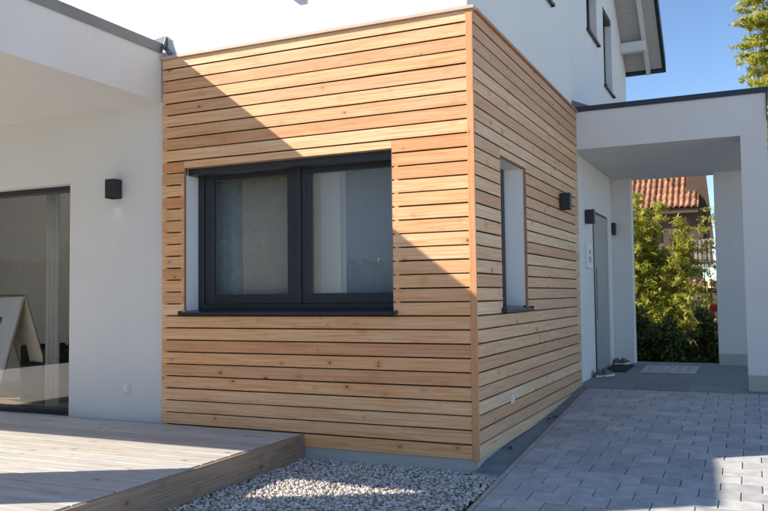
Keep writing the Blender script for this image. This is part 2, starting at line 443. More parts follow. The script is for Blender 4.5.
# pebbles: scattered irregular stones
bm = bmesh.new(); bmesh.ops.create_icosphere(bm, subdivisions=1, radius=1.0)
SV = np.array([v.co[:] for v in bm.verts]); SF = np.array([[v.index for v in f.verts] for f in bm.faces]); bm.free()
def pebbles(name, N, x0, x1, y0, y1, z, smin, smax, mat):
    n = len(SV)
    s = (rng.random(N)**1.6*(smax-smin)+smin)
    pos = np.stack([rng.uniform(x0, x1, N), rng.uniform(y0, y1, N), z+rng.uniform(-0.012, 0.010, N)], 1)
    sc = s[:, None]*np.stack([rng.uniform(0.8, 1.35, N), rng.uniform(0.65, 1.05, N), rng.uniform(0.5, 0.85, N)], 1)
    ang = rng.uniform(0, 6.28, N); tl = rng.uniform(-0.7, 0.7, N)
    V = SV[None]*(1+0.35*(rng.random((N, n))[..., None]-0.5))*sc[:, None, :]
    c, s_ = np.cos(tl)[:, None], np.sin(tl)[:, None]
    X = V[..., 0]*c-V[..., 2]*s_; Z = V[..., 0]*s_+V[..., 2]*c; Y = V[..., 1]
    c, s_ = np.cos(ang)[:, None], np.sin(ang)[:, None]
    V = np.stack([X*c-Y*s_, X*s_+Y*c, Z], 2)+pos[:, None, :]
    Fq = (SF[None]+(np.arange(N)*n)[:, None, None]).reshape(-1, 3)
    return np_mesh(name, V.reshape(-1, 3), Fq, mat)
me = pebbles('gravel', 20000, -1.47, 0.20, -2.6, 0.010, -0.104, 0.007, 0.0150, M['pebble'])
# keep only pebbles left of the kerb and outside the drain
o = link('gravel', me); tag(o, 'loose pale grey gravel between the deck and the driveway kerb', 'gravel', kind='stuff')
bm = bmesh.new(); bm.from_mesh(me)
kill = [v for v in bm.verts if v.co.x > kx(v.co.y)-0.040 or (v.co.x > -0.055 and v.co.y > -0.095)]
bmesh.ops.delete(bm, geom=kill, context='VERTS'); bm.to_mesh(me); bm.free()

# ---------------------------------------------------------------- house
house = empty('house', (-4.5, 4.3, -0.1)); tag(house, 'white rendered house with a larch clad corner bay, flat patio canopy and entrance porch', 'house')
HO = -house.location
def hb(mb, name, mat, parent=None, bevel=0.0, smooth=False, label=None):
    """build in world coordinates as part (or sub-part) of the house"""
    me = mb.mesh(name, mat, bevel, smooth)
    o = link(name, me, parent or house)
    if parent is None: o.location = HO
    if label: o['label'] = label
    return o

def wall_cells(m, axis, c0, c1, u0, u1, z0, top, openings, breaks=()):
    us = sorted(set([u0, u1]+[o_[0] for o_ in openings]+[o_[1] for o_ in openings]+list(breaks)))
    for a, b in zip(us[:-1], us[1:]):
        mid = (a+b)/2
        zs = [z0]
        for o_ in sorted([o_ for o_ in openings if o_[0] < mid < o_[1]], key=lambda t: t[2]): zs += [o_[2], o_[3]]
        zs.append(None)
        for s, e in zip(zs[0::2], zs[1::2]):
            ta = top(a) if e is None else e; tb = top(b) if e is None else e
            if axis == 'x':   # wall runs along x
                m.prism([(a, c0, s), (b, c0, s), (b, c0, tb), (a, c0, ta)], (0, c1-c0, 0))
            else:
                m.prism([(c0, a, s), (c0, b, s), (c0, b, tb), (c0, a, ta)], (c1-c0, 0, 0))
WIN = (-2.672, -0.670, 1.075, 2.347)        # front window opening in the boards
WW = (-2.672, -0.560, 1.075, 2.347)         # and in the wall behind them
DOOR = (-7.6, -4.075, 0.10, 2.315)          # patio door
RW = (0.685, 1.490, 1.075, 2.347)
ED = (5.11, 6.27, 0.15, 2.295)
WA = (2.05, 2.88, 4.33, 5.44); WB = (5.0, 5.76, 4.69, 5.44); WC = (6.30, 7.06, 4.245, 5.44)
roofz = lambda y: 5.02+0.8*(8.6-y) if y > 4.3 else 5.02+0.8*y
m = MB(); wall_cells(m, 'x', 0.048, 0.35, -9.0, -0.05, -0.54, lambda x: 5.02, [WW, DOOR])
hb(m, 'wall', M['white'], label='white front wall')
m = MB(); wall_cells(m, 'y', -0.35, -0.05, 0.35, 8.56, -0.54, roofz, [RW, ED, WA, WB, WC], (4.3,))
hb(m, 'wall', M['white'], label='white side wall with tall narrow windows')
m = MB(); wall_cells(m, 'y', -9.0, -8.7, 0.35, 8.56, -0.54, roofz, [], (4.3,)); m.box(-8.7, -0.35, 8.26, 8.56, -0.54, 5.0)
hb(m, 'wall', M['white'])
# plinth strip under the cladding
m = MB(); m.box(-2.92, -0.012, 0.012, 0.047, -0.3, -0.002); m.box(-0.049, -0.014, 0.0475, 3.885, -0.3, -0.002)
hb(m, 'plinth', M['plinth'])
# interior
m = MB(); m.box(-8.7, -0.35, 0.35, 8.26, -0.2, 0.085); hb(m, 'interior_floor', M['roomfloor'])
m = MB(); m.box(-8.7, -0.35, 0.351, 8.26, 2.75, 2.95); m.box(-8.7, -0.351, 4.2, 4.35, 0.086, 2.749); m.box(-8.55, -3.951, 2.3, 2.4, 0.086, 2.749); m.box(-3.95, -3.8, 0.351, 4.199, 0.086, 2.749)
m.box(-8.7, -8.6, 0.351, 4.199, 0.086, 2.749); m.box(-8.7, -0.351, 4.36, 4.5, 2.96, 6.0)
m.box(-1.0, -0.9, 4.36, 8.25, 0.086, 2.749)
hb(m, 'interior_wall', M['room'])

# ---- cladding
membr = MB()
def rows_minus(u0, u1, openings):
    out = []
    for r in range(32):
        z0 = r*0.105+0.0044; z1 = (r+1)*0.105-0.0044
        if r == 31: z1 = 3.343
        if r == 0: z0 = 0.0
        segs = [(u0, u1, z0, z1)]
        for (a, b, c, d) in openings:
            ns = []
            for (s, e, p, q) in segs:
                if q <= c or p >= d: ns.append((s, e, p, q)); continue
                if a > s: ns.append((s, a, p, q))
                if e > b: ns.append((b, e, p, q))
                if p < d < q-0.012: ns.append((a, b, d, q))
                if p+0.012 < c < q: ns.append((a, b, p, c))
            segs = ns
        out += segs
    return out
bcache = {}
def board_mesh(L, H, mat):
    key = (round(L, 3), round(H, 3), mat.name)
    if key in bcache: return bcache[key]
    t = 0.022; c = 0.002; s = 0.006
    if H < 0.04: s = 0.001
    h = H/2
    prof = [(0.0, -h+c), (c, -h), (t, -h+s), (t, h-0.001), (c+0.001, h-s*0.2), (0.0, h-c-s*0.25)]
    m = MB(); m.prism([(-L/2, d, z) for d, z in prof], (L, 0, 0))
    me = m.mesh('board', mat); bcache[key] = me; return me
def clad(u0, u1, openings, face, mat):
    for (a, b, p, q) in rows_minus(u0, u1, openings):
        me = board_mesh(b-a, q-p, mat)
        jz = random.uniform(-.0008, .0008); jd = random.uniform(-.0012, .0010)
        if face == 'front':
            o = link('board', me, house, Vector(((a+b)/2, jd+0.0, (p+q)/2+jz))+HO, (random.uniform(-.006, .006), random.uniform(-.0004, .0004), 0))
        else:
            o = link('board', me, house, Vector((0.0-jd, (a+b)/2, (p+q)/2+jz))+HO, (random.uniform(-.006, .006)*0, random.uniform(-.0004, .0004), R(90)))
WS = (WIN[0]-0.004, WIN[1]+0.004, 1.052, WIN[3]+0.002)
RS = (RW[0]-0.004, RW[1]+0.004, 1.052, RW[3]+0.002)
clad(-2.918, -0.047, [WS], 'front', M['larch'])
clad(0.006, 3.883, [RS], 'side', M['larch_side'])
m = MB()
wall_cells(m, 'x', 0.040, 0.046, -2.915, -0.05, 0.0, lambda x: 3.34, [WS])
wall_cells(m, 'y', -0.046, -0.040, 0.047, 3.88, 0.0, lambda x: 3.34, [RS])
hb(m, 'membrane', M['black'])
def batten(x0, x1, y0, y1, z0, z1, mat): hb(MB().box(x0, x1, y0, y1, z0, z1), 'batten', mat)
batten(-2.914, -2.874, 0.002, 0.0395, 0.0, 2.9, M['larch'])
batten(-2.712, -2.677, 0.002, 0.0395, 1.08, 2.30, M['larch']); batten(-0.650, -0.618, 0.002, 0.0395, 1.08, 2.30, M['larch'])
# window lining boards of the cladding
m = MB(); m.box(WIN[0]-0.003, WIN[0], 0.0, 0.026, 1.10, WIN[3]); m.box(WIN[1], WIN[1]+0.003, 0.0, 0.047, 1.10, WIN[3]); m.box(WIN[0], WIN[1], 0.002, 0.047, WIN[3], WIN[3]+0.002)
hb(m, 'window_lining', M['lining'])
m = MB(); m.box(-0.026, 0, RW[1], RW[1]+0.004, 1.10, RW[3]); m.box(-0.047, 0, RW[0]-0.003, RW[0], 1.10, RW[3]); m.box(-0.047, -0.002, RW[0], RW[1], RW[3], RW[3]+0.002)
hb(m, 'window_lining', M['lining'])
hb(MB().box(WIN[0]-0.002, WIN[0]+0.003, 0.0265, 0.188, 1.098, 2.285), 'reveal_brightener', M['reveal'])  # added sheet over the plaster, brightens the reveal by its colour
hb(MB().box(-0.20, -0.0265, RW[1]-0.003, RW[1]+0.002, 1.100, RW[3]-0.004), 'reveal_brightener', M['reveal'])
m = MB().box(-1.678, 1.678, -0.027, 0.027, -0.0065, 0.0065); o = hb(m, 'corner_post', M['post'], bevel=0.002)
o.location = Vector((-0.0195, -0.0010, 1.666))+HO; o.rotation_euler = (0, R(-90), R(-90))
m = MB(); m.prism([(-2.925, -0.024, 3.345), (-2.925, 0.047, 3.345), (-2.925, 0.047, 3.377), (-2.925, -0.024, 3.368)], (2.949, 0, 0)); hb(m, 'top_trim', M['trim'])
m = MB(); m.prism([(0.023, 0.0475, 3.345), (-0.049, 0.0475, 3.345), (-0.049, 0.0475, 3.377), (0.023, 0.0475, 3.368)], (0, 3.83, 0)); hb(m, 'top_trim', M['lining'])

# ---- windows
def vert_frame(m, x0, x1, z0, z1, y0, y1, w, wt=None, wb=None):
    wt = wt or w; wb = wb or w
    m.box(x0, x0+w, y0, y1, z0, z1); m.box(x1-w, x1, y0, y1, z0, z1)
    m.box(x0+w, x1-w, y0, y1, z1-wt, z1); m.box(x0+w, x1-w, y0, y1, z0, z0+wb)
# front window
fr = MB(); vert_frame(fr, WW[0]+0.002, WW[1]-0.002, 1.10, WIN[3]-0.003, 0.190, 0.275, 0.06, 0.05, 0.045)
fr.box(-1.655, -1.605, 0.190, 0.275, 1.145, WIN[3]-0.053)
win = hb(fr, 'window', M['anth'], bevel=0.003, label='wide two sash anthracite front window')
for (a, b) in ((-2.610, -1.657), (-1.603, -0.624)):
    s = MB(); vert_frame(s, a, b, 1.147, 2.292, 0.205, 0.262, 0.088 if a < -2 else 0.085, 0.045, 0.085)
    hb(s, 'sash', M['anth'], win, bevel=0.004)
    hb(MB().box(a+0.088, b-0.088, 0.232, 0.240, 1.232, 2.247), 'pane', M['glass'], win)
s = MB(); s.prism([(WIN[0]-0.03, -0.048, 1.055), (WIN[0]-0.03, -0.048, 1.080), (WIN[0]-0.03, 0.19, 1.100), (WIN[0]-0.03, 0.19, 1.092), (WIN[0]-0.03, -0.042, 1.072), (WIN[0]-0.03, -0.042, 1.055)], (WIN[1]-WIN[0]+0.065, 0, 0))
s.box(WIN[0]-0.033, WIN[0]-0.029, -0.048, 0.0, 1.060, 1.092); s.box(WIN[1]+0.034, WIN[1]+0.038, -0.048, 0.0, 1.060, 1.092)
hb(s, 'sill', M['anth2'], win)
hb(MB().box(WW[0]+0.001, WW[1]-0.001, 0.052, 0.188, 2.287, 2.345), 'blind_box', M['anth'], win)
hb(MB().box(WW[1]-0.02, WW[1]-0.001, 0.15, 0.189, 1.10, 2.286), 'blind_guide', M['anth'], win)
# side window: frame far back in its reveal
def side_window(y0, y1, z0, z1, wallx, depth, label, silx):
    f_ = MB(); x0 = wallx-depth
    def fv(m, a, b, c, d, w):
        m.box(x0-0.07, x0, a, a+w, c, d); m.box(x0-0.07, x0, b-w, b, c, d)
        m.box(x0-0.07, x0, a+w, b-w, d-w, d); m.box(x0-0.07, x0, a+w, b-w, c, c+w)
    fv(f_, y0+0.002, y1-0.002, z0+0.026, z1-0.002, 0.07)
    w_ = hb(f_, 'window', M['anth'], bevel=0.003, label=label)
    hb(MB().box(x0-0.04, x0-0.032, y0+0.072, y1-0.072, z0+0.096, z1-0.072), 'pane', M['glass'], w_)
    s = MB(); s.prism([(silx, y0-0.03, z0-0.022), (silx, y0-0.03, z0+0.004), (x0, y0-0.03, z0+0.025), (x0, y0-0.03, z0+0.016), (silx-0.006, y0-0.03, z0-0.005), (silx-0.006, y0-0.03, z0-0.022)], (0, y1-y0+0.06, 0))
    s.box(silx-0.05, silx, y1+0.030, y1+0.034, z0-0.02, z0+0.018); s.box(silx-0.05, silx, y0-0.034, y0-0.030, z0-0.02, z0+0.018)
    hb(s, 'sill', M['anth2'], w_)
    return w_
side_window(RW[0], RW[1], 1.078, RW[3], -0.05, 0.155, 'narrow window in the larch side wall', 0.046)
for (w_, lb) in ((WA, 'upstairs window nearest the corner'), (WB, 'middle upstairs window of the side wall'), (WC, 'tall upstairs window nearest the eaves')):
    side_window(w_[0], w_[1], w_[2], w_[3], -0.05, 0.095, lb, -0.004)
    hb(MB().box(-0.142, -0.056, w_[0]+0.001, w_[1]-0.001, w_[3]-0.075, w_[3]-0.001), 'blind_box', M['anth'])
# patio sliding door
fr = MB(); vert_frame(fr, DOOR[0]+0.002, DOOR[1]-0.002, 0.102, DOOR[3]-0.002, 0.150, 0.25, 0.062, 0.05, 0.04)
fr.box(-5.98, -5.90, 0.150, 0.25, 0.142, DOOR[3]-0.052)
pd = hb(fr, 'patio_door', M['anth'], bevel=0.003, label='sliding glass patio door in a slim dark frame')
hb(MB().box(DOOR[0]+0.065, -5.982, 0.196, 0.204, 0.143, DOOR[3]-0.053), 'pane', M['glassdoor'], pd)
hb(MB().box(-5.898, DOOR[1]-0.065, 0.196, 0.204, 0.143, DOOR[3]-0.053), 'pane', M['glassdoor'], pd)
m = MB().box(DOOR[0], DOOR[1], 0.052, 0.149, 0.086, 0.104); hb(m, 'threshold', M['anth2'], pd)
# entrance door
fr = MB(); x0 = -0.125
fr.box(x0, x0+0.065, ED[0]+0.002, ED[0]+0.085, ED[2], ED[3]-0.002); fr.box(x0, x0+0.05, ED[1]-0.02, ED[1]-0.002, ED[2], ED[3]-0.002); fr.box(x0, x0+0.05, ED[0]+0.085, ED[1]-0.02, ED[3]-0.02, ED[3]-0.002)
ed = hb(fr, 'entrance_door', M['anth'], bevel=0.002, label='light grey front door in a dark frame under the porch')
hb(MB().box(x0, x0+0.052, ED[0]+0.087, ED[1]-0.022, ED[2]+0.005, ED[3]-0.022), 'door_leaf', M['doorgrey'], ed, bevel=0.002)
hb(MB().box(-0.0495, -0.040, ED[0]-0.05, ED[0]+0.001, ED[2], ED[3]+0.02), 'frame_strip', M['anth'], ed)
m = MB(); m.tube((x0+0.085, ED[0]+0.13, 0.85), (x0+0.085, ED[0]+0.13, 1.55), 0.010); m.tube((x0+0.052, ED[0]+0.13, 0.95), (x0+0.085, ED[0]+0.13, 0.95), 0.007); m.tube((x0+0.052, ED[0]+0.13, 1.45), (x0+0.085, ED[0]+0.13, 1.45), 0.007)
hb(m, 'handle', M['greyplastic'], ed)

# ---- patio canopy
m = MB().box(-8.9, -2.935, -2.84, 0.0475, 2.97, 3.424)
pc = hb(m, 'patio_canopy', M['white'], label='flat white patio canopy')
m = MB(); m.prism([(-2.928, 0, 3.416), (-2.918, 0, 3.410), (-2.915, 0, 3.497), (-2.97, 0, 3.503), (-3.12, 0, 3.49), (-3.12, 0, 3.425), (-2.93, 0, 3.425)], (0, -2.87, 0))
m.box(-8.9, -3.12, -2.88, -2.60, 3.425, 3.50)
hb(m, 'metal_cap', M['cap'], pc)
# flashing upstand against the upper wall and short outlet elbow
m = MB(); m.prism([(-3.12, 0.02, 3.50), (-2.90, 0.02, 3.50), (-2.885, 0.02, 3.565), (-2.91, 0.02, 3.572), (-3.12, 0.02, 3.545)], (0, 0.005, 0)); m.box(-3.12, -2.90, 0.025, 0.0465, 3.50, 3.512)
m.prism([(-2.905, -0.02, 3.45), (-2.905, 0.045, 3.45), (-2.890, 0.045, 3.565), (-2.900, 0.018, 3.565)], (0.003, 0, 0))
hb(m, 'flashing', M['cap'], pc)
m = MB(); m.tube((-2.90, 0.02, 3.455), (-2.84, 0.02, 3.40), 0.020, 12); m.tube((-2.84, 0.02, 3.40), (-2.825, 0.02, 3.377), 0.020, 12)
hb(m, 'outlet_pipe', M['cap'], pc, smooth=True)
m = MB().box(-3.42, -2.95, -3.14, -2.48, -0.54, 2.969); hb(m, 'canopy_pillar', M['white'], pc)

# ---- entrance porch
fl = lambda y: 0.13+0.012*(y-3.9)
m = MB(); m.box(-0.0485, 2.035, 3.886, 6.95, 2.905, 3.352)
po = hb(m, 'entrance_porch', M['white'], label='flat roofed white entrance porch')
m = MB(); m.prism([(-0.046, 3.868, 3.350), (-0.046, 3.868, 3.412), (-0.046, 4.1, 3.405), (-0.046, 4.1, 3.354), (-0.046, 3.883, 3.354)], (2.106, 0, 0)); m.box(1.85, 2.06, 4.10, 6.98, 3.354, 3.405)
m.box(-0.03, 1.85, 6.8, 6.98, 3.354, 3.405)
m.box(2.037, 2.046, 3.868, 3.886, 3.05, 3.35)
hb(m, 'metal_cap', M['capdark'], po)
m = MB(); m.prism([(-0.045, 3.875, 3.378), (0.16, 3.875, 3.412), (-0.045, 3.875, 3.50)], (0, 0.01, 0)); hb(m, 'flashing', M['cap'], po)
m = MB(); m.box(1.770, 2.035, 3.886, 4.15, 0.30, 2.905); hb(m, 'porch_pillar', M['white'], po, label='front right porch pillar')
m = MB(); m.box(1.7705, 2.0325, 3.8885, 4.1495, 0.0, 0.299); hb(m, 'pillar_base', M['plinth'], po)
m = MB(); m.box(1.372, 2.033, 6.70, 6.94, 0.325, 2.905); m.box(-0.0485, 0.222, 6.70, 6.94, 0.0, 2.905)
hb(m, 'porch_back_wall', M['white'], po)
m = MB(); m.box(1.3725, 2.0325, 6.7005, 6.9395, 0.0, 0.324); hb(m, 'pillar_base', M['plinth'], po)

# ---- main roof over the upper storey
u = Vector((0, 1, -0.8)); u.normalize()
rf = MB()
for sgn in (1, -1):
    def RP(x, y, dz=0.0):
        yy = y if sgn > 0 else 8.6-y
        return (x, yy, roofz(yy if 0 <= yy <= 8.6 else (8.6+ (yy-8.6) if yy > 8.6 else yy))+dz)
    e = 8.64
    ze = 5.02+0.8*(8.6-e)
    def R3(x, y, dz): 
        return (x, y if sgn > 0 else 8.6-y, 5.02+0.8*(8.6-y)+dz)
    rf.prism([R3(0.575, 4.3, 0.03), R3(0.575, e, 0.03), R3(0.575, e, 0.16), R3(0.575, 4.3, 0.16)], (-9.9, 0, 0))
hb(rf, 'roof', M['rooftile'])
m = MB()
for sgn in (1, -1):
    e = 8.62
    for n_ in range(38):
        a = 4.3+n_*(e-4.3)/38; b = 4.3+(n_+1)*(e-4.3)/38-0.004
        f3 = lambda y, dz: (0.545, y if sgn > 0 else 8.6-y, 5.02+0.8*(8.6-y)+dz)
        m.prism([f3(a, 0.012), f3(b, 0.012), f3(b, 0.029), f3(a, 0.029)], (-0.595, 0, 0))
hb(m, 'soffit_boarding', M['soffitwood'])
m = MB()
for sgn in (1, -1):
    e = 8.66
    f3 = lambda y, dz: (0.578, y if sgn > 0 else 8.6-y, 5.02+0.8*(8.6-y)+dz)
    m.prism([f3(4.3, -0.02), f3(e, -0.02), f3(e, 0.20), f3(4.3, 0.20)], (0.025, 0, 0))
    yy0 = e if sgn > 0 else 8.6-e
    m.box(-9.2, 0.578, min(yy0, yy0+0.03*sgn), max(yy0, yy0+0.03*sgn), 4.955, 5.16)
hb(m, 'barge_board', M['capdark'])
m = MB()
m.box(-0.049, 0.345, 7.98, 8.12, 5.19, 5.35)
hb(m, 'purlin', M['beamwhite'], bevel=0.004)
m = MB()
f3 = lambda y, dz: (0.29, y, 5.02+0.8*(8.6-y)+dz)
m.prism([f3(4.3, -0.10), f3(8.60, -0.10), f3(8.60, 0.01), f3(4.3, 0.01)], (0.065, 0, 0))
hb(m, 'rafter', M['beamwhite'])
print('house built')

# ---------------------------------------------------------------- porch floor tiles
pf = MB().prism([(-0.35, 3.722, -0.54), (-0.35, 6.99, -0.54), (-0.35, 6.99, fl(6.99)-0.012), (-0.35, 3.722, fl(3.722)-0.012)], (2.75, 0, 0)).build('porch_floor', M['joint']); tag(pf, kind='structure')
tm = {}
for ix in range(4):
    for iy in range(6):
        a, b = -0.045+ix*0.605, -0.045+(ix+1)*0.605
        c, d = 3.726+iy*0.544, 3.726+(iy+1)*0.544
        key = 1
        if key not in tm:
            w_, h_ = 0.3018, 0.2714
            t = MB(); t.box(-w_, w_, -h_, h_, -0.02, 0.0); tm[key] = t.mesh('floor_tile', M['tile'], 0.002)
        link('floor_tile', tm[key], pf, ((a+b)/2, (c+d)/2, fl((c+d)/2)+random.uniform(-.0006, .0006)), (math.atan(0.012), 0, 0))

# ---------------------------------------------------------------- deck
dk = empty('wooden_deck', (-5.25, -2.2, -0.1)); tag(dk, 'low weathered grey wooden deck in front of the patio door', 'deck')
DO = -dk.location
dm = MB(); dm.box(-3.75, 3.75, -0.0752, 0.0752, -0.026, 0.0)
dme = dm.mesh('deck_board', M['deckwood'], 0.003)
yb = -0.020-0.0755
first = MB().box(-2.6, -0.02, 0, 0.001, 0, 0)
while yb > -5.6:
    link('deck_board', dme, dk, Vector((-1.497-3.75+random.uniform(-.002, .002), yb, 0.105+random.uniform(-.001, .001)))+DO)
    yb -= 0.1590
o = MB().box(-2.748, 2.748, -0.015, 0.015, -0.129, 0.129).build('edge_board', M['deckside'], dk, bevel=0.002)
o.location = Vector((-1.481, -2.752, -0.031))+DO; o.rotation_euler = (0, 0, R(90))
m = MB()
for xx in np.arange(-8.8, -1.7, 0.5): m.box(xx, xx+0.06, -5.5, -0.02, -0.06, 0.078)
o = m.build('joist', M['deckside'], dk); o.location = DO
o = MB().box(-9.0, -2.93, 0.004, 0.046, 0.02, 0.094).build('wall_strip', M['anth2'], dk); o.location = DO

# ---------------------------------------------------------------- wall lamps, sockets, intercom
def lamp(loc, rz, label, w=0.105, d=0.115, h=0.175):
    e = empty('wall_lamp', loc, rz, label=label, cat='wall lamp', group='dark box shaped wall lamps')
    m = MB()
    t = 0.004
    m.box(-w/2, -w/2+t, -d, -0.012, -h/2, h/2); m.box(w/2-t, w/2, -d, -0.012, -h/2, h/2)
    m.box(-w/2+t, w/2-t, -d, -d+t, -h/2, h/2); m.box(-w/2+t, w/2-t, -0.016, -0.012, -h/2, h/2)
    m.box(-w/2+t, w/2-t, -d+t, -0.016, -h/2+0.03, -h/2+0.034); m.box(-w/2+t, w/2-t, -d+t, -0.016, h/2-0.034, h/2-0.03)
    m.build('housing', M['lampface'], e)
    m = MB(); m.box(-w/2+0.01, w/2-0.01, -0.012, 0.0, -h/2+0.01, h/2-0.01); m.build('wall_plate', M['lampface'], e)
    m = MB()
    for s in (-1, 1): m.tube((0, -d/2, s*(h/2-0.029)), (0, -d/2, s*(h/2-0.012)), 0.03, 14)
    m.build('lens', M['poster'], e)
    return e
lamp((-3.475, 0.048, 2.215), 0, 'dark box lamp on the white wall between patio door and timber cladding')
sp = bpy.data.lights.new('lamp_glow', 'SPOT'); sp.energy = 0.14; sp.color = (1.0, 0.66, 0.36); sp.spot_size = R(75); sp.spot_blend = 0.6; sp.shadow_soft_size = 0.01
so = bpy.data.objects.new('lamp_glow', sp); col.objects.link(so); so.location = (-3.475, -0.005, 2.125); so.rotation_euler = (0, 0, 0)
lamp((0.0, 2.905, 2.185), R(90), 'dark box lamp mounted on the larch boards of the side wall')
lamp((-0.05, 4.58, 2.165), R(90), 'dark box lamp on white wall just left of the entrance door')
lamp((-0.045, 6.70, 2.155), 0, 'dark box lamp on the porch back wall right of the door', w=0.10)
lamp((-1.72, 0.048, 3.93), 0, 'small unseen box added high on the upper white wall to cast a shadow', w=0.07, d=0.14, h=0.2)  # out-of-view box, added to cast the small shadow on the upper wall

def socket(loc, rz, w, h, label, name='wall_socket', cat='socket'):
    e = empty(name, loc, rz, label=label, cat=cat)
    MB().box(-w/2, w/2, -0.012, 0, -h/2, h/2).build('cover_frame', M['whiteplastic'], e, bevel=0.003)
    MB().box(-w/2+0.012, w/2-0.012, -0.022, -0.0125, -h/2+0.012, h/2-0.012).build('hinged_lid', M['whiteplastic'], e, bevel=0.003)
    return e
socket((0.0, 0.88, 0.335), R(90), 0.066, 0.075, 'small white socket cover on the lower side cladding near the corner')
socket((-3.365, 0.048, 0.385), 0, 0.078, 0.08, 'small white socket low on the white wall beside the patio door')
e = empty('intercom', (-0.05, 4.66, 1.67), R(90), label='white house number and doorbell panel left of the entrance door', cat='doorbell')
MB().box(-0.16, 0.16, -0.03, 0, -0.15, 0.15).build('panel', M['whiteplastic'], e, bevel=0.004)
MB().box(-0.055, 0.055, -0.036, -0.0305, -0.08, 0.0).build('speaker_grille', M['greyplastic'], e)
MB().box(-0.055, 0.055, -0.036, -0.0305, 0.03, 0.08).build('name_plate', M['greyplastic'], e)
e = empty('wall_strip', (0.03, 6.695, 1.3), 0, label='thin dark vertical strip on the porch back wall below the lamp', cat='strip')
MB().box(-0.115, -0.105, -0.01, 0.0, 0.02, 0.55).build('rail', M['anth2'], e)

# ---------------------------------------------------------------- curtains behind the windows
def curtain(name, x0, x1, y, z0, z1, mat, waves, amp, label):
    n = int((x1-x0)*90)+8; V = []; Fq = []
    for i in range(n+1):
        t = i/n; x = x0+(x1-x0)*t
        a = math.sin(t*waves*6.283)+0.4*math.sin(t*waves*13.1+1.0)
        for j, z in enumerate((z0, (z0+z1)/2, z1)):
            V.append((x-(x0+x1)/2+0.006*math.sin(j*2+t*20), amp*a*(1-0.15*j), z-z0))
    for i in range(n):
        for j in range(2): Fq.append((i*3+j, i*3+3+j, i*3+4+j, i*3+1+j))
    me = bpy.data.meshes.new(name); me.from_pydata(V, [], Fq); me.materials.append(mat)
    for p in me.polygons: p.use_smooth = True
    o = link(name, me, None, ((x0+x1)/2, y, z0))
    sm = o.modifiers.new('thickness', 'SOLIDIFY'); sm.thickness = 0.0015
    tag(o, label, 'curtain', 'curtains behind the glass'); return o
curtain('curtain', -2.75, -2.20, 0.37, 0.12, 2.6, M['curtain2'], 3, 0.006, 'thin pale voile behind the left half of the left front window sash')
curtain('curtain', -2.30, -1.30, 0.34, 0.12, 2.6, M['curtain'], 3, 0.005, 'taupe curtain behind the middle post of the front window')
curtain('curtain', -1.34, -0.40, 0.37, 0.12, 2.6, M['curtain2'], 3, 0.006, 'thin pale voile behind the right front window sash')
curtain('curtain', -4.80, -4.60, 0.42, 0.10, 2.6, M['curtainwhite'], 3, 0.02, 'narrow gathered curtain at the right end of the patio door')

# ---------------------------------------------------------------- A-frame board and chair inside the patio door
af = empty('a_frame_sign', (-5.02, 0.62, 0.086), R(0), label='aluminium A-frame sign with white and blue poster behind the patio door glass', cat='A-frame sign')
H = 1.17
wdir = Vector((-0.95, 0.30, 0)).normalized(); sdir = Vector((-0.30, -0.95, 0)).normalized()
# near end at local origin apex offset
apex = Vector((-0.30, 0, H))
W = 0.62
def leg_frame(dirv, spread, name, mat, panel_mat, z_low, thick=0.022):
    foot = apex+Vector((dirv.x*spread, dirv.y*spread, -H))
    m = MB()
    for t in (0, 1):
        a = apex+wdir*W*t; b = foot+wdir*W*t
        m.tube(a, b, thick*0.62, 8)
    for q in (0.0, z_low, 0.94):
        a = apex.lerp(foot, q); m.tube(a, a+wdir*W, thick*0.5, 8)
    f_ = m.build(name, mat, af)
    a = apex.lerp(foot, 0.02); b = apex.lerp(foot, z_low)
    n = (b-a).cross(wdir).normalized()*0.004
    q = MB(); q.prism([a+wdir*0.02-n, a+wdir*(W-0.02)-n, b+wdir*(W-0.02)-n, b+wdir*0.02-n], n*2)
    return f_, q, a, b, n
f_, q, a, b, n = leg_frame((-sdir+Vector((0.75, -0.3, 0))).normalized(), 0.33, 'rear_frame', M['alu'], None, 0.76); q.build('panel', M['boardback'], af)
f_, q, a, b, n = leg_frame((sdir+Vector((-0.75, 0.3, 0))).normalized(), 0.30, 'front_frame', M['alu'], None, 0.80); q.build('poster', M['poster'], af)
pz = MB()
for (t0, t1, w0, w1) in ((0.24, 0.32, 0.40, 0.55),):
    pz.prism([a.lerp(b, t0)+wdir*w0+n*s_*1.3, a.lerp(b, t0)+wdir*w1+n*s_*1.3, a.lerp(b, t1)+wdir*w1+n*s_*1.3, a.lerp(b, t1)+wdir*w0+n*s_*1.3] if True else [], n*0.4) if (s_ := (-2.0)) else None
    pz.prism([a.lerp(b, t0)+wdir*w0+n*1.3, a.lerp(b, t0)+wdir*w1+n*1.3, a.lerp(b, t1)+wdir*w1+n*1.3, a.lerp(b, t1)+wdir*w0+n*1.3], n*0.4)
pz.build('print', M['posterblue'], af)

ch = empty('armchair', (-5.22, 1.0, 0.086), R(-15), label='dark upholstered armchair in the room behind the patio door', cat='armchair')
MB().box(-0.20, 0.20, -0.30, 0.22, 0.06, 0.44).build('seat', M['fabricdark'], ch, bevel=0.03)
m = MB(); m.prism([(-0.29, 0.20, 0.10), (-0.29, 0.34, 0.10), (-0.29, 0.42, 1.12), (-0.29, 0.32, 1.14)], (0.58, 0, 0)); m.build('backrest', M['fabricdark'], ch, bevel=0.02)
for sx in (-1, 1): MB().box(sx*0.25-0.045, sx*0.25+0.045, -0.30, 0.21, 0.0, 0.62).build('armrest', M['fabricdark'], ch, bevel=0.02)

